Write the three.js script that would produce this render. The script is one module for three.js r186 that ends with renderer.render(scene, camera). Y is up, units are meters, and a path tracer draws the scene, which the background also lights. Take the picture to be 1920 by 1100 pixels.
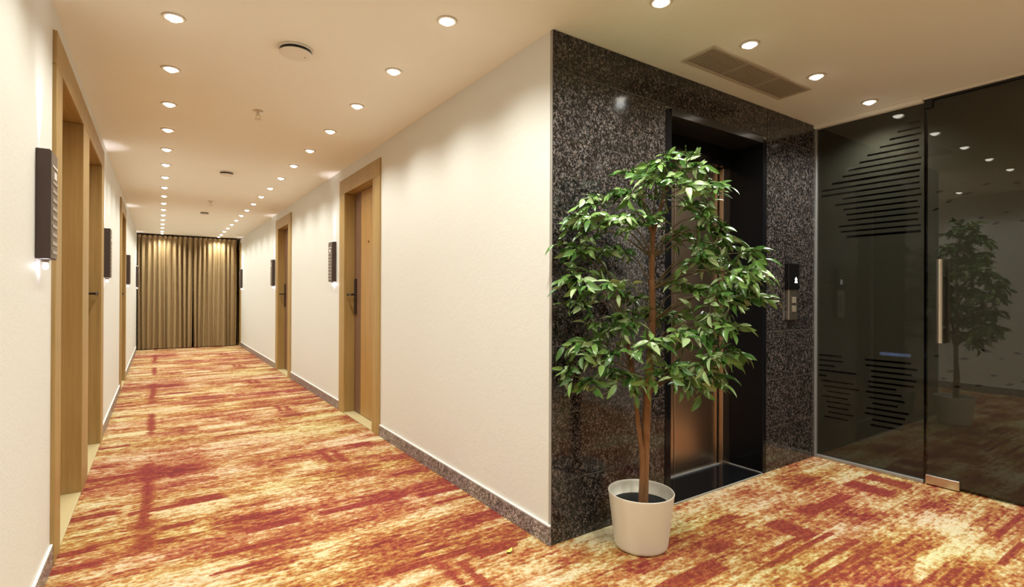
import * as THREE from 'three';
import { RoundedBoxGeometry } from 'three/addons/geometries/RoundedBoxGeometry.js';
import { mergeGeometries } from 'three/addons/utils/BufferGeometryUtils.js';

// ---------------------------------------------------------------- camera, exposure, light constants
const scene = new THREE.Scene();
scene.background = new THREE.Color(0x000000);
const CAM_H = 1.1636, YAW = 0.59612, PITCH = 0.0024, ROLL = 0.00393;
const camera = new THREE.PerspectiveCamera(2 * Math.atan(550 / 975.95) * 180 / Math.PI, 1920 / 1100, 0.05, 60);
{
  const R0 = new THREE.Vector3(Math.cos(YAW), 0, Math.sin(YAW)), F0 = new THREE.Vector3(Math.sin(YAW), 0, -Math.cos(YAW)), U0 = new THREE.Vector3(0, 1, 0);
  const F = F0.clone().multiplyScalar(Math.cos(PITCH)).addScaledVector(U0, Math.sin(PITCH));
  const U = U0.clone().multiplyScalar(Math.cos(PITCH)).addScaledVector(F0, -Math.sin(PITCH));
  const right = R0.clone().multiplyScalar(Math.cos(ROLL)).addScaledVector(U, Math.sin(ROLL));
  const up = U.clone().multiplyScalar(Math.cos(ROLL)).addScaledVector(R0, -Math.sin(ROLL));
  camera.matrixAutoUpdate = true;
  camera.quaternion.setFromRotationMatrix(new THREE.Matrix4().makeBasis(right, up, F.clone().negate()));
  camera.position.set(0, CAM_H, 0);
}
scene.add(camera);
const renderer = new THREE.WebGLRenderer({ antialias: true });
renderer.toneMapping = THREE.LinearToneMapping;
renderer.toneMappingExposure = 1.12;
renderer.shadowMap.enabled = true;
const SPOT_I = 2.08, LOBBY_I = 3.95, SPOT_ANGLE = 1.25, SPOT_COLOR = new THREE.Color().setRGB(0.93, 0.955, 0.89);
const SCONCE_UP = 0.8, SCONCE_DOWN = 0.014, SCONCE_COLOR = new THREE.Color().setRGB(0.9, 0.88, 1);

// ---------------------------------------------------------------- dimensions (metres)
const H = 2.4, XL = -0.38, XR = 1.5115, ZC = -1.8955, XG = 3.9526, ZEND = -14.4, ZFRONT = 2.6;
const EL0 = 2.31, EL1 = 3.28, ELTOP = 2.19;

// ---------------------------------------------------------------- helpers
function rngOf(seed) { let a = seed >>> 0; return () => { a = (a + 0x6D2B79F5) | 0; let t = Math.imul(a ^ (a >>> 15), 1 | a); t = (t + Math.imul(t ^ (t >>> 7), 61 | t)) ^ t; return ((t ^ (t >>> 14)) >>> 0) / 4294967296; }; }
const names = {};
function numbered(n) { const k = names[n] = (names[n] ?? -1) + 1; return k ? n + '_' + String(k).padStart(3, '0') : n; }
function shade(o) { o.traverse((m) => { if (m.isMesh) { m.castShadow = true; m.receiveShadow = true; } }); return o; }
function tag(o, label, category, group) { o.userData.label = label; o.userData.category = category; if (group) o.userData.group = group; return o; }
function thing(name, label, category, pos = [0, 0, 0], turn = 0, group) {
  const o = new THREE.Group(); o.name = numbered(name); o.position.set(...pos); o.rotation.y = turn; scene.add(o);
  return tag(o, label, category, group);
}
function struct(name, pos = [0, 0, 0], turn = 0) { const o = new THREE.Group(); o.name = name; o.position.set(...pos); o.rotation.y = turn; o.userData.kind = 'structure'; scene.add(o); return o; }
function plain(g) { const q = g.index ? g.toNonIndexed() : g; for (const k of Object.keys(q.attributes)) if (!['position', 'normal', 'uv'].includes(k)) q.deleteAttribute(k); return q; }
function merge(gs) { return gs.length === 1 ? gs[0] : mergeGeometries(gs.map(plain)); }
function part(name, g, m, parent, label) {
  const o = new THREE.Mesh(Array.isArray(g) ? merge(g) : g, m); o.name = name; if (label) o.userData.label = label;
  parent.add(o); return o;
}
function box(x0, x1, y0, y1, z0, z1) { const g = new THREE.BoxGeometry(x1 - x0, y1 - y0, z1 - z0); g.translate((x0 + x1) / 2, (y0 + y1) / 2, (z0 + z1) / 2); return g; }
function rbox(x0, x1, y0, y1, z0, z1, r = 0.003) { const g = new RoundedBoxGeometry(x1 - x0, y1 - y0, z1 - z0, 1, Math.min(r, (x1 - x0) * 0.45, (y1 - y0) * 0.45, (z1 - z0) * 0.45)); g.translate((x0 + x1) / 2, (y0 + y1) / 2, (z0 + z1) / 2); return g; }
function boxUV(g, s = 1, du = 0, dv = 0) {           // uv in metres by the dominant axis of the normal
  const p = g.attributes.position, n = g.attributes.normal, uv = new Float32Array(p.count * 2);
  for (let i = 0; i < p.count; i++) {
    const x = p.getX(i), y = p.getY(i), z = p.getZ(i), ax = Math.abs(n.getX(i)), ay = Math.abs(n.getY(i)), az = Math.abs(n.getZ(i));
    const [u, v] = ay >= ax && ay >= az ? [x, z] : ax >= az ? [z, y] : [x, y];
    uv[2 * i] = u * s + du; uv[2 * i + 1] = v * s + dv;
  }
  g.setAttribute('uv', new THREE.BufferAttribute(uv, 2)); return g;
}
function tube(pts, r0, r1, seg = 10, rad = 7) {
  const c = pts.length > 1 && pts[0].isVector3 ? new THREE.CatmullRomCurve3(pts) : pts, g = new THREE.TubeGeometry(c, seg, 1, rad, false), p = g.attributes.position;
  for (let i = 0; i <= seg; i++) { const t = i / seg, q = c.getPointAt(t), r = r0 + (r1 - r0) * t; for (let j = 0; j <= rad; j++) { const k = i * (rad + 1) + j; p.setXYZ(k, q.x + (p.getX(k) - q.x) * r, q.y + (p.getY(k) - q.y) * r, q.z + (p.getZ(k) - q.z) * r); } }
  return g;
}
const V = (x, y, z) => new THREE.Vector3(x, y, z);

// ---------------------------------------------------------------- noise and textures
function lattice(nx, ny, seed) { const r = rngOf(seed), a = new Float32Array(nx * ny); for (let i = 0; i < a.length; i++) a[i] = r(); return { nx, ny, a }; }
function vnoise(L, u, v) {                               // tileable value noise, u and v in 0..1
  let x = u * L.nx, y = v * L.ny; const xi = Math.floor(x), yi = Math.floor(y); let fx = x - xi, fy = y - yi;
  fx = fx * fx * (3 - 2 * fx); fy = fy * fy * (3 - 2 * fy);
  const x0 = ((xi % L.nx) + L.nx) % L.nx, x1 = (x0 + 1) % L.nx, y0 = ((yi % L.ny) + L.ny) % L.ny, y1 = (y0 + 1) % L.ny, a = L.a, n = L.nx;
  return (a[y0 * n + x0] * (1 - fx) + a[y0 * n + x1] * fx) * (1 - fy) + (a[y1 * n + x0] * (1 - fx) + a[y1 * n + x1] * fx) * fy;
}
function texture(w, h, f, srgb = true) {
  const d = new Uint8Array(w * h * 4), c = [0, 0, 0];
  for (let j = 0; j < h; j++) for (let i = 0; i < w; i++) { f((i + 0.5) / w, (j + 0.5) / h, c, i, j); const k = 4 * (j * w + i); d[k] = c[0]; d[k + 1] = c[1]; d[k + 2] = c[2]; d[k + 3] = 255; }
  const t = new THREE.DataTexture(d, w, h, THREE.RGBAFormat);
  t.wrapS = t.wrapT = THREE.RepeatWrapping; t.magFilter = THREE.LinearFilter; t.minFilter = THREE.LinearMipmapLinearFilter; t.generateMipmaps = true; t.anisotropy = 8;
  if (srgb) t.colorSpace = THREE.SRGBColorSpace; t.needsUpdate = true; return t;
}
const clamp = (x) => Math.max(0, Math.min(1, x)), sstep = (a, b, x) => { const t = clamp((x - a) / (b - a)); return t * t * (3 - 2 * t); };

// carpet: woven abstract streaks along x, on a tile of CW x CD metres
const CW = 4.5, CD = 3.8, CX0 = -0.5, CZ0 = -1.2;         // u = (x - CX0) / CW, v = (CZ0 - z) / CD
const carpetMap = (() => {
  const big = lattice(6, 9, 11), mid = lattice(14, 60, 12), streak = lattice(26, 300, 13), thin = lattice(60, 900, 14), grain = lattice(620, 620, 15), hue = lattice(8, 24, 16), pile = lattice(1300, 1300, 17), holes = lattice(160, 420, 18), warp = lattice(40, 40, 19), blob = lattice(150, 260, 21), fray = lattice(330, 330, 22), patch = lattice(20, 34, 20);
  // block tints: rectangles of the pattern (x, z centre, half length, half width, strength)
  const r = rngOf(77), blocks = [];
  for (let i = 0; i < 150; i++) blocks.push([r() * CW, r() * CD, 0.08 + r() * 0.3, 0.02 + r() * 0.09, (r() - 0.5) * 0.5]);
  // marks seen in the weave: x0, z0, x1, z1, half width
  const M = (s, w) => s.map((q) => [...q, w]);
  const marks = [
    ...M([[-0.05, -4.31, -0.05, -3.44], [-0.06, -3.41, -0.06, -3.16], [-0.05, -1.45, -0.05, -2.3], [-0.05, -3.05, -0.05, -2.92]], 0.026),
    ...M([[0.39, -2.845, 0.58, -2.845], [1.27, -2.79, 1.49, -2.79], [1.21, -2.015, 1.37, -2.015], [2.9, -1.42, 3.3, -1.42], [1.68, -1.37, 1.99, -1.35], [2.12, -1.46, 2.2, -1.46]], 0.036),
    ...M([[-0.37, -3.03, -0.25, -3.03], [-0.36, -2.86, -0.22, -2.86], [-0.37, -3.48, -0.19, -3.46], [-0.1, -3.4, 0.3, -3.4], [0.04, -3.105, 0.13, -3.105], [-0.07, -2.945, 0.03, -2.945], [0.12, -3.45, 0.28, -3.45], [-0.38, -4.94, -0.2, -4.94], [-0.36, -4.14, 0.2, -4.12], [1.01, -3.45, 1.23, -3.45], [1.22, -4.02, 1.36, -4.02], [0.73, -2.86, 1.17, -2.85]], 0.028),
    ...M([[0.4, -4.83, 0.72, -4.85], [0.8, -2.09, 1.22, -2.07], [0.21, -2.66, 0.48, -2.64], [0.19, -2.48, 0.43, -2.48], [1.28, -2.64, 1.49, -2.64], [0.81, -3.93, 0.97, -3.93], [2.19, -1.235, 2.73, -1.235], [2.3, -1.295, 2.6, -1.295], [2.23, -4.86, 2.83, -4.86], [2.3, -4.93, 2.75, -4.93], [3.37, -4.57, 3.83, -4.57], [3.05, -4.48, 3.37, -4.48], [2.66, -4.57, 2.82, -4.57]], 0.014),
    ...M([[1.015, -2.02, 1.015, -1.78], [1.09, -1.98, 1.09, -1.76], [1.0, -4.0, 1.0, -3.7], [1.08, -3.95, 1.08, -3.67]], 0.022),
    ...M([[2.615, -1.4, 2.615, -1.33], [3.56, -1.44, 3.56, -1.34], [3.8, -1.43, 3.8, -1.33]], 0.07),
  ];
  const S = 2048, red = new Float32Array(S * S);
  for (const [x0, z0, x1, z1, w] of marks) {
    const cu = (x0 + x1) / 2 - CX0, cv = CZ0 - (z0 + z1) / 2, a = Math.abs(x1 - x0) / 2 + w, b = Math.abs(z1 - z0) / 2 + w, e = 0.035;
    for (let j = Math.floor((cv - b - e) / CD * S); j <= (cv + b + e) / CD * S; j++) for (let i = Math.max(0, Math.floor((cu - a - e) / CW * S)); i <= Math.min(S - 1, (cu + a + e) / CW * S); i++) {
      const dx = (a - Math.abs((i + 0.5) / S * CW - cu)) / 0.06, dz = (b - Math.abs((j + 0.5) / S * CD - cv)) / 0.012, k = (((j % S) + S) % S) * S + i;
      red[k] = Math.max(red[k], clamp(0.5 + Math.min(dx, dz) * 0.5));
    }
  }
  const blk = new Float32Array(S * S);
  for (const [cx, cz, a, b, k] of blocks) for (let j = Math.floor((cz - b) / CD * S); j < (cz + b) / CD * S; j++) for (let i = Math.floor((cx - a) / CW * S); i < (cx + a) / CW * S; i++) blk[(((j % S) + S) % S) * S + (((i % S) + S) % S)] += k;
  const rows = (L, u, v) => {                              // dashes: crisp rows across z, soft along x
    const yi = ((Math.floor(v * L.ny) % L.ny) + L.ny) % L.ny, x = u * L.nx + yi * 7, xi = Math.floor(x); let f = x - xi; f = sstep(0.3, 0.7, f);
    const x0 = ((xi % L.nx) + L.nx) % L.nx, x1 = (x0 + 1) % L.nx; return L.a[yi * L.nx + x0] * (1 - f) + L.a[yi * L.nx + x1] * f;
  };
  const pal = [[204, 188, 150], [193, 168, 122], [180, 144, 92], [168, 118, 64], [154, 93, 47], [142, 71, 39], [130, 46, 32], [114, 34, 27]];
  return texture(S, S, (u, v, c, i, j) => {
    const k = j * S + i, ru = u + (vnoise(warp, u, v) - 0.5) * 0.006, rv = v + (vnoise(holes, u, v) - 0.5) * 0.0022;
    const st = rows(streak, ru, rv), th = rows(thin, ru, rv), g = vnoise(grain, u, v), pl = vnoise(pile, u, v), bl = rows(mid, ru, rv), ho = vnoise(holes, u, v);
    let x = 0.405 + 0.5 * (vnoise(big, u, v) - 0.5) + 0.36 * (bl - 0.5) + 0.6 * (vnoise(patch, ru, rv) - 0.5) + 0.28 * (st - 0.5) + 0.17 * (th - 0.5) + 0.34 * (g - 0.5) + 0.42 * (vnoise(blob, ru, rv) - 0.5) + 0.2 * (pl - 0.5) + 0.34 * (ho - 0.5) + 0.3 * (vnoise(fray, u, v) - 0.5) + blk[k] * 0.5;
    const line = rows(thin, ru + 0.31, rv + 0.17); if (line > 0.93) x += (line - 0.93) * 5 * sstep(0.35, 0.6, bl);
    const m = red[k], n = 0.34 * ho + 0.2 * th + 0.16 * g + 0.3 * vnoise(fray, u, v);
    if (m > 0.02) { const q = 0.95 * sstep(-0.05, 0.06, m - n * 0.98 + 0.12 * (x - 0.4)); x = x * (1 - q) + (0.88 + 0.6 * (n - 0.5) + 0.2 * (g - 0.5)) * q; }
    x = clamp(x) * 6.999;
    const a = Math.min(6, Math.floor(x)), f = x - a, P = pal[a], Q = pal[a + 1], pk = (vnoise(hue, u, v) - 0.5) * 2, b = 0.84 + 0.3 * pl;
    c[0] = Math.min(255, (P[0] + (Q[0] - P[0]) * f) * b); c[1] = Math.min(255, (P[1] + (Q[1] - P[1]) * f - 7 * pk) * b); c[2] = Math.min(255, (P[2] + (Q[2] - P[2]) * f + 5 * pk) * b);
  });
})();
const pileBump = (() => { const a = lattice(256, 256, 31), b = lattice(90, 90, 32); return texture(512, 512, (u, v, c) => { c[0] = c[1] = c[2] = 255 * (0.6 * vnoise(a, u, v) + 0.4 * vnoise(b, u, v)); }, false); })();
function speckle(seed, base, lo, hi, warm) {
  const a = lattice(110, 110, seed), b = lattice(230, 230, seed + 1), d = lattice(50, 50, seed + 2), e = lattice(9, 9, seed + 3);
  return texture(1024, 1024, (u, v, c) => {
    const n = 0.5 * vnoise(a, u, v) + 0.36 * vnoise(b, u, v) + 0.24 * vnoise(d, u, v), w = vnoise(e, u, v);
    const t = sstep(0.5, 0.78, n), q = base + (hi - base) * t * (0.7 + 0.5 * w) - (base - lo) * sstep(0.5, 0.3, n), rose = vnoise(d, u + 0.3, v + 0.6);
    c[0] = q * (1 + warm * (0.4 + rose)); c[1] = q; c[2] = q * (1 - warm * 0.7 * rose);
  });
}
const graniteMap = speckle(41, 35, 16, 98, 0.1), baseMap = speckle(51, 104, 62, 176, 0.09);
function wood(seed, c0, c1) {
  const a = lattice(60, 3, seed), b = lattice(240, 8, seed + 1), d = lattice(12, 2, seed + 2);
  return texture(512, 512, (u, v, c) => { const n = clamp(0.45 * vnoise(a, u, v) + 0.3 * vnoise(b, u, v) + 0.3 * vnoise(d, u, v)); for (let k = 0; k < 3; k++) c[k] = c0[k] + (c1[k] - c0[k]) * n; });
}
const oakMap = wood(61, [150, 120, 68], [184, 152, 96]), leafMap = wood(71, [156, 116, 60], [182, 142, 82]), stripMap = wood(81, [100, 72, 54], [130, 96, 74]);
const plasterBump = (() => { const a = lattice(160, 160, 91), b = lattice(40, 40, 92); return texture(512, 512, (u, v, c) => { c[0] = c[1] = c[2] = 255 * (0.5 * vnoise(a, u, v) + 0.5 * vnoise(b, u, v)); }, false); })();
const brushed = (() => { const a = lattice(3, 420, 95), b = lattice(2, 90, 96); return texture(512, 512, (u, v, c) => { c[0] = c[1] = c[2] = 255 * (0.6 * vnoise(a, u, v) + 0.4 * vnoise(b, u, v)); }, false); })();

// ---------------------------------------------------------------- materials
const std = (o) => new THREE.MeshStandardMaterial(o), phy = (o) => new THREE.MeshPhysicalMaterial(o);
const lin = (r, g, b) => new THREE.Color().setRGB(r, g, b);
const M = {
  carpet: std({ map: carpetMap, roughness: 1, bumpMap: pileBump, bumpScale: 0.003 }),
  wall: std({ color: lin(0.725, 0.72, 0.67), roughness: 0.62, bumpMap: plasterBump, bumpScale: 0.0006 }),
  ceiling: std({ color: lin(0.91, 0.885, 0.79), roughness: 0.85, bumpMap: plasterBump, bumpScale: 0.0005 }),
  whiteBead: std({ color: lin(0.86, 0.83, 0.78), roughness: 0.5 }),
  granite: phy({ map: graniteMap, roughness: 0.1, specularIntensity: 0.9 }),
  blackGranite: phy({ color: lin(0.006, 0.006, 0.007), roughness: 0.1, specularIntensity: 0.3 }),
  lintel: phy({ color: lin(0.05, 0.047, 0.044), roughness: 0.2, metalness: 0.6, anisotropy: 0.7 }),
  baseGranite: std({ map: baseMap, roughness: 0.35 }),
  grout: std({ color: lin(0.34, 0.32, 0.28), roughness: 0.8 }),
  oak: std({ map: oakMap, roughness: 0.42 }),
  leaf: std({ map: leafMap, roughness: 0.4 }),
  strip: std({ map: stripMap, roughness: 0.4 }),
  threshold: std({ color: lin(0.56, 0.46, 0.24), roughness: 0.45 }),
  darkMetal: std({ color: lin(0.035, 0.022, 0.016), roughness: 0.38, metalness: 0.5 }),
  brass: std({ color: lin(0.45, 0.3, 0.12), roughness: 0.3, metalness: 1 }),
  steel: phy({ color: lin(0.60, 0.47, 0.36), roughness: 0.3, metalness: 1, bumpMap: brushed, bumpScale: 0.0003 }),
  satin: std({ color: lin(0.72, 0.66, 0.58), roughness: 0.28, metalness: 1 }),
  aluminium: std({ color: lin(0.42, 0.42, 0.41), roughness: 0.45, metalness: 0.7 }),
  glass: phy({ color: lin(0.62, 0.62, 0.585), roughness: 0.0, transmission: 1, thickness: 0, ior: 1.5, specularIntensity: 1 }),
  film: std({ color: lin(0.24, 0.23, 0.2), roughness: 0.9, transparent: true, opacity: 0.7, side: THREE.DoubleSide }),
  sconce: std({ color: lin(0.045, 0.024, 0.018), roughness: 0.5 }),
  sconceFace: std({ color: lin(0.14, 0.105, 0.08), roughness: 0.4 }),
  paleRib: std({ color: lin(0.36, 0.31, 0.26), roughness: 0.35 }),
  paleTile: std({ color: lin(0.85, 0.8, 0.78), roughness: 0.3 }),
  sconceGlow: std({ color: 0xffffff, emissive: lin(0.95, 0.92, 1), emissiveIntensity: 1.6 }),
  lens: std({ color: 0xffffff, emissive: lin(1, 0.93, 0.8), emissiveIntensity: 9 }),
  ring: std({ color: lin(0.85, 0.8, 0.7), roughness: 0.4 }),
  curtain: phy({ color: lin(0.33, 0.225, 0.108), roughness: 0.5, sheen: 0.5, sheenColor: lin(0.7, 0.55, 0.3), sheenRoughness: 0.4, side: THREE.DoubleSide }),
  pot: std({ color: lin(0.72, 0.67, 0.56), roughness: 0.45 }),
  soil: std({ color: lin(0.008, 0.007, 0.006), roughness: 1 }),
  bark: std({ color: lin(0.30, 0.14, 0.052), roughness: 0.75, bumpMap: plasterBump, bumpScale: 0.004 }),
  twig: std({ color: lin(0.12, 0.085, 0.035), roughness: 0.8 }),
  white: std({ color: lin(0.8, 0.75, 0.66), roughness: 0.45 }),
  black: std({ color: lin(0.01, 0.009, 0.009), roughness: 0.5 }),
  blackGloss: std({ color: lin(0.004, 0.004, 0.005), roughness: 0.15 }),
  grille: std({ color: lin(0.55, 0.47, 0.36), roughness: 0.6 }),
  grilleBack: std({ color: lin(0.40, 0.33, 0.25), roughness: 0.8 }),
  button: std({ color: lin(0.34, 0.29, 0.22), roughness: 0.35, metalness: 0.3 }),
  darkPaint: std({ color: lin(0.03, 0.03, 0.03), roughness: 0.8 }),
  arrow: std({ color: 0xffffff, emissive: lin(0.9, 0.95, 1), emissiveIntensity: 0.8 }),
  blueGlow: std({ color: lin(0.2, 0.25, 0.4), emissive: lin(0.35, 0.5, 1), emissiveIntensity: 2.2 }),
  yellowLeaf: std({ color: lin(0.62, 0.6, 0.12), roughness: 0.6, side: THREE.DoubleSide }),
};
const greens = [[0.045, 0.115, 0.02], [0.09, 0.185, 0.035], [0.16, 0.27, 0.065], [0.33, 0.44, 0.2]].map((c) => phy({ color: lin(...c), roughness: 0.27, side: THREE.DoubleSide }));

// ---------------------------------------------------------------- setting: floor, ceiling, walls
{
  const g = box(XL - 0.3, 7.6, -0.06, 0, ZEND - 0.2, ZFRONT + 0.2), p = g.attributes.position, uv = g.attributes.uv;
  for (let i = 0; i < p.count; i++) uv.setXY(i, (p.getX(i) - CX0) / CW, (CZ0 - p.getZ(i)) / CD);
  const o = new THREE.Mesh(g, M.carpet); o.name = 'floor'; o.userData.kind = 'structure'; scene.add(o);
}
{
  const o = new THREE.Mesh(boxUV(box(XL - 0.3, 7.6, H, H + 0.12, ZEND - 0.2, ZFRONT + 0.2), 1), M.ceiling); o.name = 'ceiling'; o.userData.kind = 'structure'; scene.add(o);
}
const FT = 2.29, OT = 2.145;                               // door frame top, opening top
const leftOpen = [[-5.28, -2.94], [-8.73, -7.6]], rightOpen = [[-5.3, -4.15], [-8.74, -7.64], [-14.05, -12.93]];
function wallWithOpenings(name, x0, x1, z0, z1, opens) {
  const gs = []; let z = z1;
  for (const [a, b] of [...opens].sort((p, q) => q[1] - p[1])) { gs.push(box(x0, x1, 0, H, b, z)); gs.push(box(x0, x1, FT, H, a, b)); z = a; }
  gs.push(box(x0, x1, 0, H, z0, z));
  const o = new THREE.Mesh(boxUV(merge(gs)), M.wall); o.name = name; o.userData.kind = 'structure'; scene.add(o); return o;
}
wallWithOpenings('wall_left', XL - 0.2, XL, ZEND, ZFRONT, leftOpen);
wallWithOpenings('wall_right', XR, XR + 0.2, ZEND, ZC - 0.022, rightOpen);
function simpleWall(name, g, m) { const o = new THREE.Mesh(boxUV(g), m); o.name = name; o.userData.kind = 'structure'; scene.add(o); return o; }
simpleWall('wall_end', box(XL - 0.2, XR + 0.2, 0, H, ZEND - 0.2, ZEND), M.wall);
simpleWall('wall_front', box(XL - 0.2, 7.5, 0, H, ZFRONT, ZFRONT + 0.2), M.wall);
simpleWall('wall_lobby', box(XG, XG + 0.2, 0, H, -0.3, ZFRONT), M.wall);
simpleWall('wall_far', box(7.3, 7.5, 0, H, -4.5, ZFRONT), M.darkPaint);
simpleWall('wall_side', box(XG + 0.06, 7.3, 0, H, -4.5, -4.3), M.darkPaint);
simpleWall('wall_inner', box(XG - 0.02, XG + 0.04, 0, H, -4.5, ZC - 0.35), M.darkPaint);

// granite wall with the lift opening
{
  const w = struct('wall_back');
  part('backing', [box(XR + 0.2, EL0, 0, H, -2.2, ZC - 0.004), box(XR, XR + 0.2, 0, H, ZC - 0.0215, ZC - 0.004), box(EL1, XG + 0.04, 0, H, -2.2, ZC - 0.004), box(EL0, EL1, ELTOP + 0.0145, H, -2.2, ZC - 0.004)], M.grout, w);
  const rows = [0, 0.288, 0.606, 0.925, 1.242, 1.565, 1.896, 2.215, H], gap = 0.0018, r = rngOf(5);
  const tile = (x0, x1, y0, y1) => part('granite_tile', boxUV(rbox(x0 + gap, x1 - gap, y0 + gap, y1 - gap, ZC - 0.004, ZC, 0.001), 1.5, r(), r()), M.granite, w);
  for (let k = 0; k < 8; k++) { tile(XR, EL0 - 0.006, rows[k], rows[k + 1]); }
  for (let k = 0; k < 7; k++) tile(EL1 + 0.03, XG - 0.012, rows[k], rows[k + 1]);
  tile(EL0 - 0.006, 2.80, ELTOP + 0.015, H); tile(2.80, 3.32, ELTOP + 0.015, H); tile(3.32, XG - 0.012, rows[7], H);
}
// lift entrance
{
  const d = struct('door_7');
  // polished black architrave and returns
  part('jamb', rbox(EL0 - 0.005, EL0 + 0.045, 0, ELTOP - 0.001, -2.14, ZC + 0.002, 0.004), M.blackGranite, d);
  part('jamb', rbox(EL1 - 0.012, EL1 + 0.03, 0, ELTOP - 0.001, -2.14, ZC + 0.002, 0.004), M.blackGranite, d);
  part('lintel', rbox(EL0 + 0.046, EL1 - 0.013, ELTOP - 0.03, ELTOP + 0.014, -2.14, ZC + 0.003, 0.004), M.lintel, d);
  part('transom', rbox(EL0 + 0.047, EL1 - 0.045, 2.035, ELTOP - 0.031, -2.15, -2.10, 0.003), M.blackGloss, d);
  part('steel_jamb', rbox(3.185, 3.266, 0.002, 2.033, -2.175, -2.13, 0.003), M.steel, d);
  part('door_leaf', boxUV(rbox(2.724, 3.172, 0.016, 2.033, -2.195, -2.165, 0.003), 1), M.steel, d);
  part('door_leaf', boxUV(rbox(2.36, 2.718, 0.016, 2.033, -2.195, -2.165, 0.003), 1), M.steel, d);
  part('sill', box(EL0 + 0.046, EL1 - 0.013, -0.01, 0.006, -2.16, ZC + 0.004), M.blackGranite, d);
  part('sill_trim', rbox(EL0 + 0.05, 3.25, 0.002, 0.016, -2.166, -2.152, 0.002), M.aluminium, d);
  part('sill_trim', rbox(EL1 - 0.024, EL1 - 0.013, 0.003, 0.012, -2.15, ZC, 0.002), M.aluminium, d);
  part('threshold_strip', rbox(EL0 + 0.05, EL1 - 0.02, 0, 0.008, ZC + 0.004, ZC + 0.012, 0.002), M.grout, d);
  part('shaft_panel', box(EL0 - 0.1, EL1 + 0.1, 0, H, -2.3, -2.21), M.darkPaint, d);
}
// granite skirting with a pale bead on its top edge
function skirting(name, spans, x0, x1) {
  const g = struct(name);
  for (const [a, b] of spans) {
    part('skirting_board', boxUV(rbox(x0, x1, 0, 0.085, a, b, 0.002), 1.6, a, b), M.baseGranite, g);
    part('bead', rbox(x0 + (x0 < 0.5 ? 0 : 0.001), x1 - (x0 < 0.5 ? 0.001 : 0), 0.0855, 0.0945, a, b, 0.003), M.whiteBead, g);
  }
}
skirting('baseboard_right', [[-4.148, ZC - 0.001], [-7.638, -5.302], [-12.928, -8.742]], XR - 0.012, XR);
skirting('baseboard_left', [[-2.938, ZFRONT], [-7.598, -5.282], [-12.9, -8.732]], XL, XL + 0.012);
// plaster trim over the glass
{
  const t = struct('trim_1');
  part('cornice', rbox(XG - 0.035, XG + 0.03, 2.372, H, ZC, -1.245, 0.004), M.ceiling, t);
  part('cornice', rbox(XG - 0.035, XG + 0.03, 2.386, H, -1.245, -0.3, 0.004), M.ceiling, t);
  part('track', box(XG - 0.012, XG + 0.024, 2.376, 2.386, -1.24, -0.3), M.black, t);
}

// ---------------------------------------------------------------- room doors
function roomDoor(name, side, openings, outer, nearLock = []) {
  // side +1: in the right wall (face towards -x), -1: in the left wall. openings: [z0, z1] of each clear opening
  const X = side > 0 ? XR : XL, d = struct(name, [X, 0, 0]), q = (a, b) => (side > 0 ? [a, b] : [-b, -a]);  // depth into the wall
  const bx = (a, b, y0, y1, z0, z1, r = 0.003) => { const [p, s] = q(a, b); return boxUV(rbox(p, s, y0, y1, z0, z1, r), 1, z0, 0); };
  const frame = new THREE.Group(); frame.name = 'door_frame'; d.add(frame);
  let zs = [outer[1]]; for (const [a, b] of openings) { zs.push(b, a); } zs.push(outer[0]);
  for (let i = 0; i < zs.length; i += 2) part('jamb', bx(-0.015, 0.13, 0, OT, zs[i + 1] + 0.0004, zs[i] - 0.0004), M.oak, frame);
  part('header', bx(-0.015, 0.13, OT + 0.0005, FT - 0.0005, outer[0] + 0.0004, outer[1] - 0.0004), M.oak, frame);
  openings.forEach(([a, b], index) => {
    const near = nearLock.includes(index), l0 = near ? b - 0.2 : a + 0.003, l1 = near ? b - 0.003 : a + 0.2;
    part('threshold', bx(-0.012, 0.13, 0, 0.012, a, b, 0.003), M.threshold, d);
    const leaf = new THREE.Group(); leaf.name = 'door_leaf'; d.add(leaf);
    part('panel', bx(0.087, 0.127, 0.016, OT - 0.003, near ? a + 0.003 : a + 0.2015, near ? b - 0.2015 : b - 0.003, 0.002), M.leaf, leaf);
    part('lock_stile', bx(0.087, 0.127, 0.016, OT - 0.003, l0, l1, 0.002), M.strip, leaf);
    const z = near ? b - 0.05 : a + 0.05, h = [], s = side > 0 ? 1 : -1;
    h.push(bx(0.074, 0.088, 0.965, 1.315, z - 0.028, z + 0.028, 0.006));
    const neck = new THREE.CylinderGeometry(0.009, 0.009, 0.07, 12); neck.rotateZ(Math.PI / 2); neck.translate(s * 0.042, 1.16, z); h.push(neck);
    const knob = new THREE.CylinderGeometry(0.013, 0.013, 0.014, 14); knob.rotateZ(Math.PI / 2); knob.translate(s * 0.008, 1.16, z); h.push(knob);
    h.push(near ? bx(0.004, 0.018, 1.15, 1.17, z - 0.11, z, 0.006) : bx(0.004, 0.018, 1.15, 1.17, z, z + 0.11, 0.006));
    part('handle', h.map(plain), M.darkMetal, leaf);
    const eye = new THREE.CylinderGeometry(0.011, 0.013, 0.012, 16); eye.rotateZ(Math.PI / 2); eye.translate(s * 0.083, 1.65, (a + b) / 2 + 0.02);
    part('peephole', eye, M.brass, leaf);
  });
}
roomDoor('door_1', 1, [[-5.13, -4.32]], rightOpen[0]);
roomDoor('door_2', 1, [[-8.57, -7.81]], rightOpen[1]);
roomDoor('door_3', 1, [[-13.88, -13.1]], rightOpen[2]);
roomDoor('door_4', -1, [[-3.9, -3.1], [-5.08, -4.2]].map(([a, b]) => [a, b]), leftOpen[0], [0]);
roomDoor('door_5', -1, [[-8.57, -7.77]], leftOpen[1]);

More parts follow.
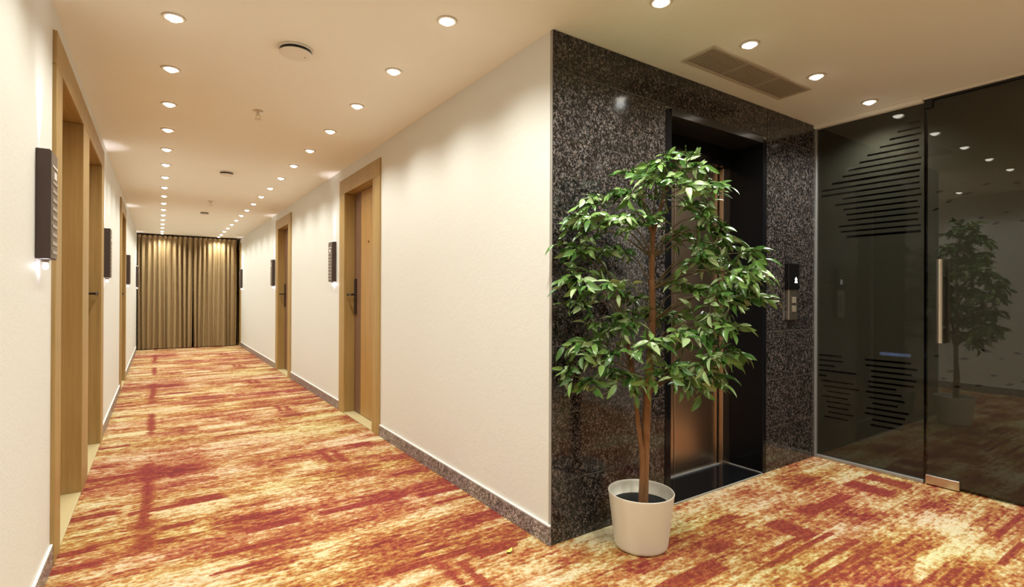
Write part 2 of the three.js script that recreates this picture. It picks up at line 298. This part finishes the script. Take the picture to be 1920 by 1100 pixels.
// ---------------------------------------------------------------- glass partition and glass door
function filmSheet(z0, z1, y0, y1, holes) {
  const s = new THREE.Shape([[z0, y0], [z1, y0], [z1, y1], [z0, y1]].map((p) => new THREE.Vector2(...p)));
  for (const h of holes) s.holes.push(new THREE.Path(h.map((p) => new THREE.Vector2(...p))));
  const g = new THREE.ExtrudeGeometry(s, { depth: 0.0006, bevelEnabled: false }); g.rotateY(-Math.PI / 2); g.translate(XG + 0.0135, 0, 0);   // shape x -> world z
  return g;
}
{
  const w = struct('window_1'), r = rngOf(123);
  part('pane', rbox(XG, XG + 0.012, 0.022, 2.37, ZC + 0.006, -1.243, 0.001), M.glass, w);
  const holes = [], slot = (a, b, y, h) => holes.push([[a, y - h / 2], [b, y - h / 2], [b, y + h / 2], [a, y + h / 2]]);
  for (let k = 0; k < 19; k++) {
    const y = 1.575 + k * 0.0385, far = k > 9 ? -1.85 + (k - 9) * 0.055 + r() * 0.03 : k > 7 ? -1.86 : -1.79 + r() * 0.12;
    slot(far, -1.262 - r() * 0.02, y, k === 10 || k === 0 ? 0.016 : 0.012);
  }
  for (let k = 0; k < 13; k++) {
    const y = 0.738 - k * 0.0365;
    if (k < 5) { slot(-1.875, -1.84 + r() * 0.22, y, 0.012); slot(-1.6 + r() * 0.12, -1.27 - r() * 0.05, y - 0.004, 0.013); }
    else { slot(-1.86 + r() * 0.05, -1.7 + r() * 0.1, y, 0.01); slot(-1.58 + r() * 0.05, -1.3 - r() * 0.12, y, 0.013); }
  }
  part('frosted_film', filmSheet(ZC + 0.012, -1.25, 0.024, 2.366, holes), M.film, w);
  part('channel', rbox(XG - 0.014, XG + 0.026, 0, 2.372, ZC - 0.004, ZC + 0.014, 0.003), M.aluminium, w);
  part('channel', rbox(XG - 0.014, XG + 0.026, 0, 0.022, ZC + 0.015, -1.243, 0.003), M.aluminium, w);
}
{
  const w = struct('door_6'), r = rngOf(321);
  part('pane', rbox(XG, XG + 0.012, 0.014, 2.378, -1.235, -0.32, 0.001), M.glass, w);
  const holes = [];
  for (const [n, ya, yb] of [[40, 1.55, 1.86], [26, 0.62, 0.86]]) for (let k = 0; k < n; k++) {
    const z = -1.2 + (k + 0.5) / n * 0.86, y = ya + r() * (yb - ya), l = 0.026 + r() * 0.032, t = 0.006 + r() * 0.005, s = (r() - 0.35) * 0.012;
    if (holes.some((h) => Math.abs(h[0][0] + 0.015 - z) < 0.075 && Math.abs(h[0][1] - y) < 0.03)) continue;
    holes.push([[z - l / 2, y - s], [z, y - t], [z + l / 2, y + s], [z, y + t]]);
  }
  part('frosted_film', filmSheet(-1.23, -0.33, 0.02, 2.37, holes), M.film, w);
  part('patch_fitting', rbox(XG - 0.016, XG + 0.028, 0.006, 0.062, -1.232, -1.066, 0.003), M.satin, w);
  part('patch_fitting', rbox(XG - 0.016, XG + 0.028, 2.33, 2.376, -1.238, -1.2, 0.003), M.black, w);
  for (const s of [-1, 1]) {
    const h = new THREE.Group(); h.name = 'pull_handle'; w.add(h);
    const x = s < 0 ? XG - 0.055 : XG + 0.067, bar = new THREE.CylinderGeometry(0.0165, 0.0165, 0.505, 20); bar.translate(x, 1.135, -1.15);
    part('bar', bar, M.satin, h);
    for (const y of [0.975, 1.29]) { const c = new THREE.CylinderGeometry(0.008, 0.008, 0.054, 12); c.rotateZ(Math.PI / 2); c.translate(s < 0 ? XG - 0.027 : XG + 0.039, y, -1.15); part('standoff', c, M.satin, h); }
  }
}

// ---------------------------------------------------------------- ceiling downlights
const ordinal = ['nearest', 'second', 'third', 'fourth', 'fifth', 'sixth', 'seventh', 'eighth', 'ninth', 'tenth', 'eleventh', 'twelfth', 'thirteenth', 'fourteenth', 'fifteenth', 'sixteenth', 'seventeenth', 'eighteenth', 'nineteenth'];
const ringGeo = new THREE.LatheGeometry([[0.031, -0.002], [0.036, -0.006], [0.043, -0.005], [0.047, 0], [0.030, 0], [0.031, -0.002]].map((p) => new THREE.Vector2(...p)), 28);
const lensGeo = new THREE.LatheGeometry([[0, -0.02], [0.010, -0.0185], [0.019, -0.0145], [0.026, -0.008], [0.03, 0], [0, 0]].map((p) => new THREE.Vector2(...p)), 24);
function downlight(x, z, I, label, group) {
  const t = thing('downlight', label, 'downlight', [x, H, z], 0, group);
  part('trim_ring', ringGeo, M.ring, t); part('lens', lensGeo, M.lens, t);
  const s = new THREE.SpotLight(SPOT_COLOR, I, 0, SPOT_ANGLE, 1, 2); s.position.set(0, -0.034, 0); s.target.position.set(0, -1, 0); s.castShadow = true; s.shadow.radius = 1.3; s.name = 'beam'; s.target.name = 'beam_aim';
  t.add(s, s.target); return t;
}
for (let k = 0; k < 17; k++) downlight(0.05, k === 16 ? -12.9 : -2.782 - 0.6445 * k, k === 16 ? SPOT_I * 1.6 : SPOT_I, `recessed downlight, ${ordinal[k]} in view in the left row along the corridor ceiling`, 'left row of corridor downlights');
for (let k = 0; k < 18; k++) downlight(1.072, k === 17 ? -12.94 : -2.112 - 0.6455 * k, k === 17 ? SPOT_I * 1.6 : SPOT_I, `recessed downlight, ${ordinal[k]} in view in the right row along the corridor ceiling`, 'right row of corridor downlights');
const lobbyWhere = ['first from the corridor corner', 'beside the grey ceiling grille, second from the corner', 'past the far end of the ceiling grille', 'closest to the glass wall'];
[1.746, 2.4, 3.057, 3.735].forEach((x, k) => downlight(x, -1.463, LOBBY_I, `recessed downlight in the lift lobby row, ${lobbyWhere[k]}`, 'lift lobby downlights'));
const hidden = ['just before the nearest one of the left row', 'second before the nearest one of the left row', 'third before the nearest one of the left row', 'fourth before the nearest one of the left row', 'where the lobby row meets the right corridor row', 'above the camera toward the lobby', 'over the middle of the lobby floor', 'over the lobby floor by the glass door', 'behind the camera on the lobby side', 'behind the camera on the corridor side'];
for (const [x, z, I] of [[0.05, -2.135, SPOT_I], [0.05, -1.49, SPOT_I], [0.05, -0.845, SPOT_I], [0.05, -0.2, SPOT_I], [1.09, -1.463, LOBBY_I], [1.4, -0.1, LOBBY_I], [2.7, -0.1, LOBBY_I], [3.5, -0.1, LOBBY_I], [2.2, 1.3, LOBBY_I], [0.6, 1.3, LOBBY_I]])
  downlight(x, z, I, `recessed downlight out of the picture, ${hidden.shift()}`, 'downlights above and behind the view');

// ---------------------------------------------------------------- wall sconces
function sconce(side, z, label) {
  const X = side > 0 ? XR : XL, t = thing('wall_sconce', label, 'wall light', [X, 1.497, z], 0, 'dark box wall lights beside the room doors'), s = -side;       // s: direction out of the wall
  const q = (a, b) => (s > 0 ? [a, b] : [-b, -a]), bx = (a, b, y0, y1, z0, z1, r) => { const [p, e] = q(a, b); return rbox(p, e, y0, y1, z0, z1, r); };
  part('housing', bx(0, 0.042, -0.205, 0.205, -0.07, 0.07, 0.003), M.sconce, t);
  const f = part('face_plate', bx(0.0421, 0.046, -0.2, 0.2, -0.066, 0.066, 0.001), M.sconceFace, t);
  const ribs = []; for (let k = 0; k < 9; k++) ribs.push(bx(0.0461, 0.049, -0.185 + k * 0.033, -0.172 + k * 0.033, -0.056, 0.05, 0.001));
  part('rib', ribs, M.paleRib, f);
  part('number_tile', bx(0.0461, 0.05, 0.10, 0.128, -0.02, 0.02, 0.001), M.paleTile, f);
  part('number_tile', bx(0.0461, 0.049, 0.142, 0.15, -0.05, 0.05, 0.001), M.paleTile, f);
  const up = new THREE.CylinderGeometry(0.014, 0.014, 0.006, 16); up.translate(s * 0.02, 0.209, 0); part('upper_lens', up, M.sconceGlow, t);
  const stem = new THREE.CylinderGeometry(0.012, 0.012, 0.012, 16); stem.translate(s * 0.02, -0.211, 0); part('lamp_holder', stem, M.paleRib, t);
  const dn = new THREE.SphereGeometry(0.0105, 14, 10); dn.scale(1, 1.3, 1); dn.translate(s * 0.02, -0.232, 0); part('lower_bulb', dn, M.sconceGlow, t);
  const a = new THREE.SpotLight(SCONCE_COLOR, SCONCE_UP, 0, 0.42, 1, 2); a.position.set(s * 0.024, 0.222, 0); a.target.position.set(-s * 0.1, 1, 0); a.castShadow = true; a.shadow.radius = 0.5; a.name = 'upward_beam'; a.target.name = 'upward_aim';
  const b = new THREE.PointLight(SCONCE_COLOR, SCONCE_DOWN, 0, 2); b.position.set(s * 0.02, -0.232, 0); b.castShadow = true; b.shadow.radius = 0.5; b.name = 'downward_glow';
  t.add(a, a.target, b);
}
sconce(-1, -2.65, 'dark box wall light with ribbed face, closest on the left wall before the twin doorway');
sconce(-1, -5.52, 'dark box wall light on the left wall just past the twin oak doorway');
sconce(-1, -9.1, 'dark box wall light on the left wall just past the single oak door');
sconce(-1, -12.85, 'dark box wall light on the left wall touching the gold curtain');
sconce(1, -5.52, 'dark box wall light beside the closest oak door on the right wall');
sconce(1, -8.93, 'dark box wall light beside the middle oak door on the right wall');
sconce(1, -12.78, 'dark box wall light at the far end of the right wall by the curtain');

// ---------------------------------------------------------------- ceiling fittings
function lathe(pts, n = 32) { return new THREE.LatheGeometry(pts.map((p) => new THREE.Vector2(...p)), n); }
function detector(x, z, r, label) {
  const t = thing('smoke_detector', label, 'smoke detector', [x, H, z]);
  part('base_plate', lathe([[0, 0], [r, 0], [r, -0.006], [r * 0.97, -0.009], [0, -0.009]]), M.white, t);
  part('vent_collar', lathe([[0, -0.009], [r * 0.9, -0.009], [r * 0.9, -0.021], [0, -0.021]]), M.black, t);
  part('cover', lathe([[0, -0.021], [r * 0.93, -0.021], [r * 0.93, -0.027], [r * 0.8, -0.034], [r * 0.4, -0.037], [0, -0.037]]), M.white, t);
  const led = new THREE.SphereGeometry(0.004, 8, 6); led.translate(r * 0.5, -0.036, 0.01); part('indicator', led, M.brass, t);
}
detector(0.567, -2.79, 0.083, 'large round white smoke detector with a dark slot, nearest on the ceiling');
detector(0.565, -6.02, 0.065, 'small flat round smoke detector midway along the corridor ceiling');
detector(0.57, -9.2, 0.06, 'small round smoke detector far down the corridor ceiling behind the second sprinkler');
function sprinkler(x, z, label) {
  const t = thing('fire_sprinkler', label, 'sprinkler', [x, H, z]);
  part('escutcheon', lathe([[0, 0], [0.032, 0], [0.03, -0.006], [0.012, -0.012], [0, -0.012]], 20), M.satin, t);
  part('body', [lathe([[0, -0.012], [0.009, -0.012], [0.009, -0.03], [0.006, -0.034], [0, -0.034]], 12), box(-0.014, -0.011, -0.056, -0.03, -0.003, 0.003), box(0.011, 0.014, -0.056, -0.03, -0.003, 0.003), box(-0.014, 0.014, -0.033, -0.03, -0.003, 0.003)], M.satin, t);
  part('deflector', lathe([[0, -0.056], [0.02, -0.056], [0.02, -0.059], [0, -0.059]], 16), M.satin, t);
}
sprinkler(0.55, -3.88, 'small metal fire sprinkler head behind the large smoke detector');
sprinkler(0.568, -8.03, 'small metal fire sprinkler head far down the corridor ceiling');
{
  const t = thing('air_grille', 'long grey brown air grille set in the lobby ceiling before the lift', 'air vent', [2.743, H, -1.667]);
  const a = 0.476, b = 0.102, k = 0.018;
  part('frame', [rbox(-a, a, -0.008, 0, -b, -b + k, 0.003), rbox(-a, a, -0.008, 0, b - k, b, 0.003), rbox(-a, -a + k, -0.008, 0, -b + k, b - k, 0.003), rbox(a - k, a, -0.008, 0, -b + k, b - k, 0.003)], M.grille, t);
  part('backing', box(-a + k, a - k, -0.0015, 0, -b + k, b - k), M.grilleBack, t);
  for (let i = 0; i < 3; i++) {
    const x0 = -a + k + i * 0.3073 * (2 * (a - k) / 0.922), x1 = x0 + 2 * (a - k) / 3 - 0.006, gs = [];
    for (let j = 0; j < 11; j++) { const g = new THREE.BoxGeometry(x1 - x0, 0.0016, 0.0125); g.rotateX(0.35); g.translate((x0 + x1) / 2, -0.005, -b + k + 0.008 + j * 0.0152); gs.push(g); }
    part('louvres', gs, M.grille, t);
    if (i) part('divider', box(x0 - 0.006, x0, -0.008, -0.0015, -b + k, b - k), M.grille, t);
  }
}

// ---------------------------------------------------------------- lift call panel
{
  const t = thing('lift_call_panel', 'black lift display above a slim steel plate with two call buttons on granite', 'call panel', [3.605, 1.0, ZC]);
  part('display', rbox(-0.072, 0.068, 0.208, 0.385, 0, 0.03, 0.006), M.blackGloss, t);
  const s = new THREE.Shape([[-0.004, 0], [0.044, 0], [0.044, 0.016], [0.036, 0.016], [0.036, 0.038], [0.044, 0.038], [0.02, 0.066], [-0.004, 0.038], [0.004, 0.038], [0.004, 0.016], [-0.004, 0.016]].map((p) => new THREE.Vector2(...p)));
  const g = new THREE.ExtrudeGeometry(s, { depth: 0.0015, bevelEnabled: false }); g.scale(0.72, 0.62, 1); g.translate(0.006, 0.252, 0.0302); part('arrow', g, M.arrow, t, 'small white up arrow');
  part('button_plate', rbox(-0.055, 0.06, 0, 0.207, 0, 0.022, 0.004), M.satin, t);
  for (const y of [0.135, 0.075]) {
    const b = part('button', rbox(-0.012, 0.032, y - 0.022, y + 0.022, 0.0222, 0.027, 0.003), M.button, t);
    part('button_ring', [rbox(-0.016, 0.036, y + 0.023, y + 0.026, 0.0222, 0.025, 0.001), rbox(-0.016, 0.036, y - 0.026, y - 0.023, 0.0222, 0.025, 0.001)], M.darkMetal, b);
  }
}

// ---------------------------------------------------------------- curtains at the corridor end
function curtain(x0, x1, pleats, seed, label) {
  const t = thing('curtain', label, 'curtain', [(x0 + x1) / 2, 0.015, -13.12]), r = rngOf(seed), w = x1 - x0, nu = pleats * 14, nv = 26, top = 2.362;
  const ph = [], am = []; for (let k = 0; k <= pleats; k++) { ph.push((r() - 0.5) * 0.5); am.push(0.022 + r() * 0.03); }
  const pos = [], uv = [], idx = [];
  const fold = (u, v) => { const k = u * pleats, i = Math.min(pleats - 1, Math.floor(k)), f = k - i, a = am[i] * (1 - f) + am[i + 1] * f, p = ph[i] * (1 - f) + ph[i + 1] * f; const tight = v > 0.95 ? 0.5 : 1; return a * tight * (Math.sin(2 * Math.PI * (k + p)) + 0.25 * Math.sin(4 * Math.PI * k + p * 6 + v * 1.5)); };
  for (let side = 0; side < 2; side++) for (let j = 0; j <= nv; j++) for (let i = 0; i <= nu; i++) {
    const u = i / nu, v = j / nv, sway = (1 - v) * 0.014 * Math.sin(u * 17 + seed + v * 2);
    pos.push(-w / 2 + u * w + sway, v * (top - 0.015), fold(u, v) + 0.01 * Math.sin(u * pleats * 1.3 + v * 4) * (1 - v) - side * 0.003); uv.push(u * w, v * top);
  }
  const W = nu + 1, N = W * (nv + 1);
  for (let j = 0; j < nv; j++) for (let i = 0; i < nu; i++) { const a = j * W + i; idx.push(a, a + 1, a + W + 1, a, a + W + 1, a + W); const b = a + N; idx.push(b, b + W + 1, b + 1, b, b + W, b + W + 1); }
  const g = new THREE.BufferGeometry(); g.setAttribute('position', new THREE.Float32BufferAttribute(pos, 3)); g.setAttribute('uv', new THREE.Float32BufferAttribute(uv, 2)); g.setIndex(idx); g.computeVertexNormals();
  part('drape', g, M.curtain, t);
  const hem = []; for (let k = 0; k < pleats; k++) { const h = rbox(-w / 2 + (k + 0.15) / pleats * w, -w / 2 + (k + 0.75) / pleats * w, 2.29, 2.356, -0.012, 0.028, 0.01); hem.push(h); }
  part('pleat_heading', hem, M.curtain, t);
}
curtain(XL + 0.01, 0.60, 11, 7, 'gold brown pleated floor length curtain, the half against the left wall');
curtain(0.615, 1.435, 9, 8, 'gold brown pleated floor length curtain, the half toward the far right door');
{
  const t = thing('curtain_rail', 'slim dark curtain rail on the ceiling above the gold curtains', 'curtain rail', [0, H, -13.13]);
  part('rail', rbox(XL + 0.005, 1.45, -0.014, 0, -0.016, 0.016, 0.003), M.darkMetal, t);
  const run = []; for (let k = 0; k < 22; k++) run.push(box(XL + 0.05 + k * 0.083, XL + 0.06 + k * 0.083, -0.024, -0.014, -0.004, 0.004)); part('gliders', run, M.darkMetal, t);
}

// ---------------------------------------------------------------- potted tree
{
  const t = thing('potted_tree', 'tall leafy green ficus with slender brown trunks in a cream pot by the corner', 'potted plant', [1.866, 0, -1.672], -YAW);
  const D = 2.43, F = 975.95, at = (px, py, z = 0) => V((px - 1204) / F * (D - z), CAM_H - (py - 550.5) / F * (D - z), z);
  part('pot', lathe([[0, 0.001], [0.112, 0.001], [0.120, 0.006], [0.123, 0.018], [0.149, 0.24], [0.1515, 0.25], [0.1495, 0.254], [0.1455, 0.252], [0.143, 0.24], [0.136, 0.18], [0, 0.18]], 56), M.pot, t);
  part('soil', lathe([[0, 0.197], [0.06, 0.2], [0.11, 0.196], [0.1365, 0.193], [0.135, 0.181], [0, 0.181]], 32), M.soil, t);
  const trunk = [V(0.012, 0.185, 0), at(1212, 820, 0.005), at(1216, 735, 0), at(1223, 600, 0.01), at(1223, 500, 0.0), at(1224, 430, 0)];
  part('trunk', tube(trunk, 0.021, 0.0125, 26, 10), M.bark, t);
  part('trunk', tube([V(-0.002, 0.185, 0.012), at(1203, 850, 0.03), at(1196, 790, 0.02), at(1192, 735, 0.01), at(1178, 640, 0.0), at(1160, 560, -0.02)], 0.014, 0.007, 20, 8), M.bark, t);
  part('trunk', tube([at(1224, 440, 0), at(1212, 400, 0.01), at(1200, 350, 0.02)], 0.0095, 0.006, 8, 7), M.bark, t);
  part('trunk', tube([at(1224, 440, 0), at(1238, 395, -0.01), at(1252, 330, 0)], 0.0095, 0.006, 8, 7), M.bark, t);
  const anchors = [at(1216, 735), at(1223, 660), at(1223, 600), at(1223, 540), at(1224, 480), at(1224, 430), at(1206, 370, 0.01), at(1246, 360), at(1185, 690), at(1170, 600)];
  // clusters of foliage: pixel centre of each spray, its depth towards the viewer, its number of twigs
  const C = [[1245, 302, 0.02, 6], [1288, 312, 0.0, 5], [1200, 330, 0.0, 3], [1300, 400, 0.08, 4], [1090, 430, 0.0, 4], [1200, 420, 0.1, 4], [1330, 480, -0.1, 4], [1222, 340, 0.08, 5], [1310, 350, 0.03, 4], [1262, 352, 0.12, 5], [1180, 362, 0.05, 5], [1130, 375, 0.02, 5], [1100, 405, 0.1, 4], [1150, 415, 0.12, 4], [1290, 385, -0.06, 4],
    [1085, 465, 0.04, 5], [1078, 520, 0.1, 5], [1120, 480, 0.0, 4], [1135, 535, 0.14, 5], [1100, 570, 0.02, 4], [1172, 470, -0.06, 3], [1320, 430, 0.05, 5], [1345, 455, -0.02, 4], [1384, 470, 0.04, 5], [1386, 512, 0.1, 5], [1388, 545, 0.06, 4], [1345, 510, 0.14, 5], [1300, 480, 0.05, 4], [1358, 555, 0.02, 5], [1325, 555, 0.12, 5], [1280, 545, 0.02, 4],
    [1180, 600, 0.1, 5], [1140, 610, 0.05, 4], [1100, 640, 0.08, 5], [1085, 690, 0.0, 4], [1140, 660, 0.14, 5], [1165, 700, 0.1, 4], [1200, 640, 0.16, 5], [1235, 690, 0.14, 5], [1260, 620, 0.1, 5], [1300, 600, 0.06, 5], [1335, 610, 0.12, 4], [1345, 660, 0.08, 5], [1300, 670, 0.16, 5], [1320, 705, 0.04, 4], [1265, 715, 0.05, 4], [1185, 560, -0.08, 3], [1250, 590, -0.1, 4], [1115, 710, 0.05, 3], [1215, 590, -0.1, 3], [1270, 440, -0.1, 3]];
  const r = rngOf(2024), leaves = [], wallLimit = (p) => { const wz = t.position.z + p.x * Math.sin(YAW) + p.z * Math.cos(YAW), wx = t.position.x + p.x * Math.cos(YAW) - p.z * Math.sin(YAW); return wx > XR - 0.03 ? wz - (ZC + 0.02) : wx - (XR - 9); };
  const keepOff = (p) => { const d = wallLimit(p); if (d < 0) p.z += -d / Math.cos(YAW); return p; };
  for (const [px, py, z, n0] of C) {
    const n = n0 + 2;
    const c = keepOff(at(px, py, z)); let best = anchors[0], bd = 9;
    for (const a of anchors) { const d = Math.hypot(a.x - c.x, (a.y - (c.y - 0.14)) * 1.2, a.z - c.z); if (d < bd) { bd = d; best = a; } }
    const mid = best.clone().lerp(c, 0.55).add(V(0, 0.05, 0.01)); keepOff(mid);
    const gs = [tube([best.clone(), mid, c.clone()], 0.0045, 0.002, 8, 5)];
    const out = c.clone().sub(best); out.y *= 0.5; out.normalize();
    for (let k = 0; k < n; k++) {
      const a = (k / n) * Math.PI * 2 + r() * 1.2, dir = V(Math.cos(a) * 0.8 + out.x * 0.7, (r() - 0.45) * 0.8, Math.sin(a) * 0.6 + out.z * 0.5 + 0.1).normalize(), len = 0.075 + r() * 0.06;
      const e = keepOff(c.clone().addScaledVector(dir, len).add(V(0, -0.015, 0))), m = c.clone().lerp(e, 0.5).add(V(0, 0.014, 0));
      const curve = new THREE.CatmullRomCurve3([c.clone(), keepOff(m), e]); gs.push(tube(curve, 0.0018, 0.0009, 5, 4));
      const nl = 7 + Math.floor(r() * 3);
      for (let q = 0; q < nl; q++) {
        const f = (q + 0.6) / nl, p = curve.getPointAt(f), tan = curve.getTangentAt(f), sideV = V(-tan.z, 0.15 * (r() - 0.5), tan.x).normalize().multiplyScalar(q % 2 ? 1 : -1);
        const d = q === nl - 1 ? tan.clone() : tan.clone().multiplyScalar(0.75).addScaledVector(sideV, 0.85); d.y -= (r() - 0.4) * 1.0; d.x += (r() - 0.5) * 0.9; d.z += (r() - 0.4) * 0.8; d.normalize();
        leaves.push({ p, d, s: 0.044 + r() * 0.034, roll: (r() - 0.5) * 3.2, v: Math.floor(r() * 4), kind: Math.floor(r() * 3) });
      }
    }
    part('branch', gs, M.twig, t);
  }
  // leaf blades: folded along the midrib, pointed, drooping; three variants
  const blade = (curl, wid, sk) => {
    const n = 6, pos = [], idx = [], mid = [], L = [], Rr = [];
    for (let i = 0; i <= n; i++) { const f = i / n, y = -curl * f * f, w = wid * Math.pow(Math.sin(Math.PI * Math.pow(f, 0.8)), 0.85) * (i === n ? 0 : 1), x = sk * Math.sin(f * Math.PI) * 0.05; pos.push(x, y, f, x - w, y + w * 0.38, f, x + w, y + w * 0.38, f); }
    for (let i = 0; i < n; i++) { const a = 3 * i, b = a + 3; idx.push(a, a + 1, b + 1, a, b + 1, b, a, b, b + 2, a, b + 2, a + 2); }
    const g = new THREE.BufferGeometry(); g.setAttribute('position', new THREE.Float32BufferAttribute(pos, 3)); g.setIndex(idx); g.computeVertexNormals(); return g;
  };
  const blades = [blade(0.24, 0.185, 0.7), blade(0.06, 0.2, -0.8), blade(0.36, 0.175, 0.3)];
  const mat = (l) => { const zAx = l.d.clone(), up = V(Math.sin(l.roll), Math.cos(l.roll), 0.25).normalize(), xAx = up.clone().cross(zAx).normalize(), yAx = zAx.clone().cross(xAx); return new THREE.Matrix4().makeBasis(xAx, yAx, zAx).scale(V(l.s, l.s, l.s)).setPosition(l.p); };
  const ok = leaves.filter((l) => { const tip = l.p.clone().addScaledVector(l.d, l.s); return wallLimit(tip) > 0.004; });
  ok.sort((a, b) => (b.p.z + b.s * 2) - (a.p.z + a.s * 2));
  ok.slice(0, 290).forEach((l) => { const m = part('leaf', blades[l.kind], greens[l.v], t); m.applyMatrix4(mat(l)); });
  const rest = ok.slice(290), geos = [];
  for (let v = 0; v < 4; v++) { const gs = rest.filter((l) => l.v === v).map((l) => { const g = blades[l.kind].clone(); g.applyMatrix4(mat(l)); return g; }); if (gs.length) { const o = part('foliage', mergeGeometries(gs), greens[v], t); o.userData.kind = 'stuff'; } }
}
// fallen scrap of leaf on the carpet
{
  const g = new THREE.BufferGeometry(), pos = [], idx = []; const n = 6;
  for (let i = 0; i <= n; i++) { const f = i / n, w = 0.011 * Math.sin(Math.PI * f), x = (f - 0.5) * 0.05, y = 0.004 + 0.012 * Math.pow(2 * f - 1, 2); pos.push(x, y, 0, x, y + 0.006 * Math.sin(Math.PI * f), w, x, y + 0.003 * Math.sin(Math.PI * f), -w); }
  for (let i = 0; i < n; i++) { const a = 3 * i, b = a + 3; idx.push(a, a + 1, b + 1, a, b + 1, b, a, b, b + 2, a, b + 2, a + 2); }
  g.setAttribute('position', new THREE.Float32BufferAttribute(pos, 3)); g.setIndex(idx); g.computeVertexNormals();
  const o = new THREE.Mesh(g, M.yellowLeaf); o.name = 'fallen_leaf'; o.position.set(1.316, -0.003, -1.954); o.rotation.y = 0.5; scene.add(o);
  tag(o, 'tiny curled yellow green leaf scrap on the carpet near the corridor corner', 'leaf');
}
// desk with a blue lit strip in the dark room behind the glass
{
  const t = thing('desk', 'dark desk barely seen in the unlit room behind the glass', 'desk', [5.0, 0, -1.75], 0);
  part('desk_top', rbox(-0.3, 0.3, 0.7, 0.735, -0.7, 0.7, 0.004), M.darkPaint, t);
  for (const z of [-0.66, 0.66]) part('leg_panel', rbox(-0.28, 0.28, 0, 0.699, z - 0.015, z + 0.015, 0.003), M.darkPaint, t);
  const s = thing('light_strip', 'short blue glowing light strip seen through the frosted glass', 'light', [4.68, 0.715, -1.66]);
  part('glow_bar', rbox(0, 0.018, -0.012, 0.012, -0.1, 0.1, 0.003), M.blueGlow, s);
  part('casing', rbox(0.0185, 0.03, -0.016, 0.016, -0.105, 0.105, 0.003), M.black, s);
  const l = new THREE.PointLight(lin(0.35, 0.5, 1), 0.02, 0, 2); l.position.set(-0.03, 0, 0); l.castShadow = true; l.name = 'blue_glow'; s.add(l);
}
shade(scene);
renderer.render(scene, camera);
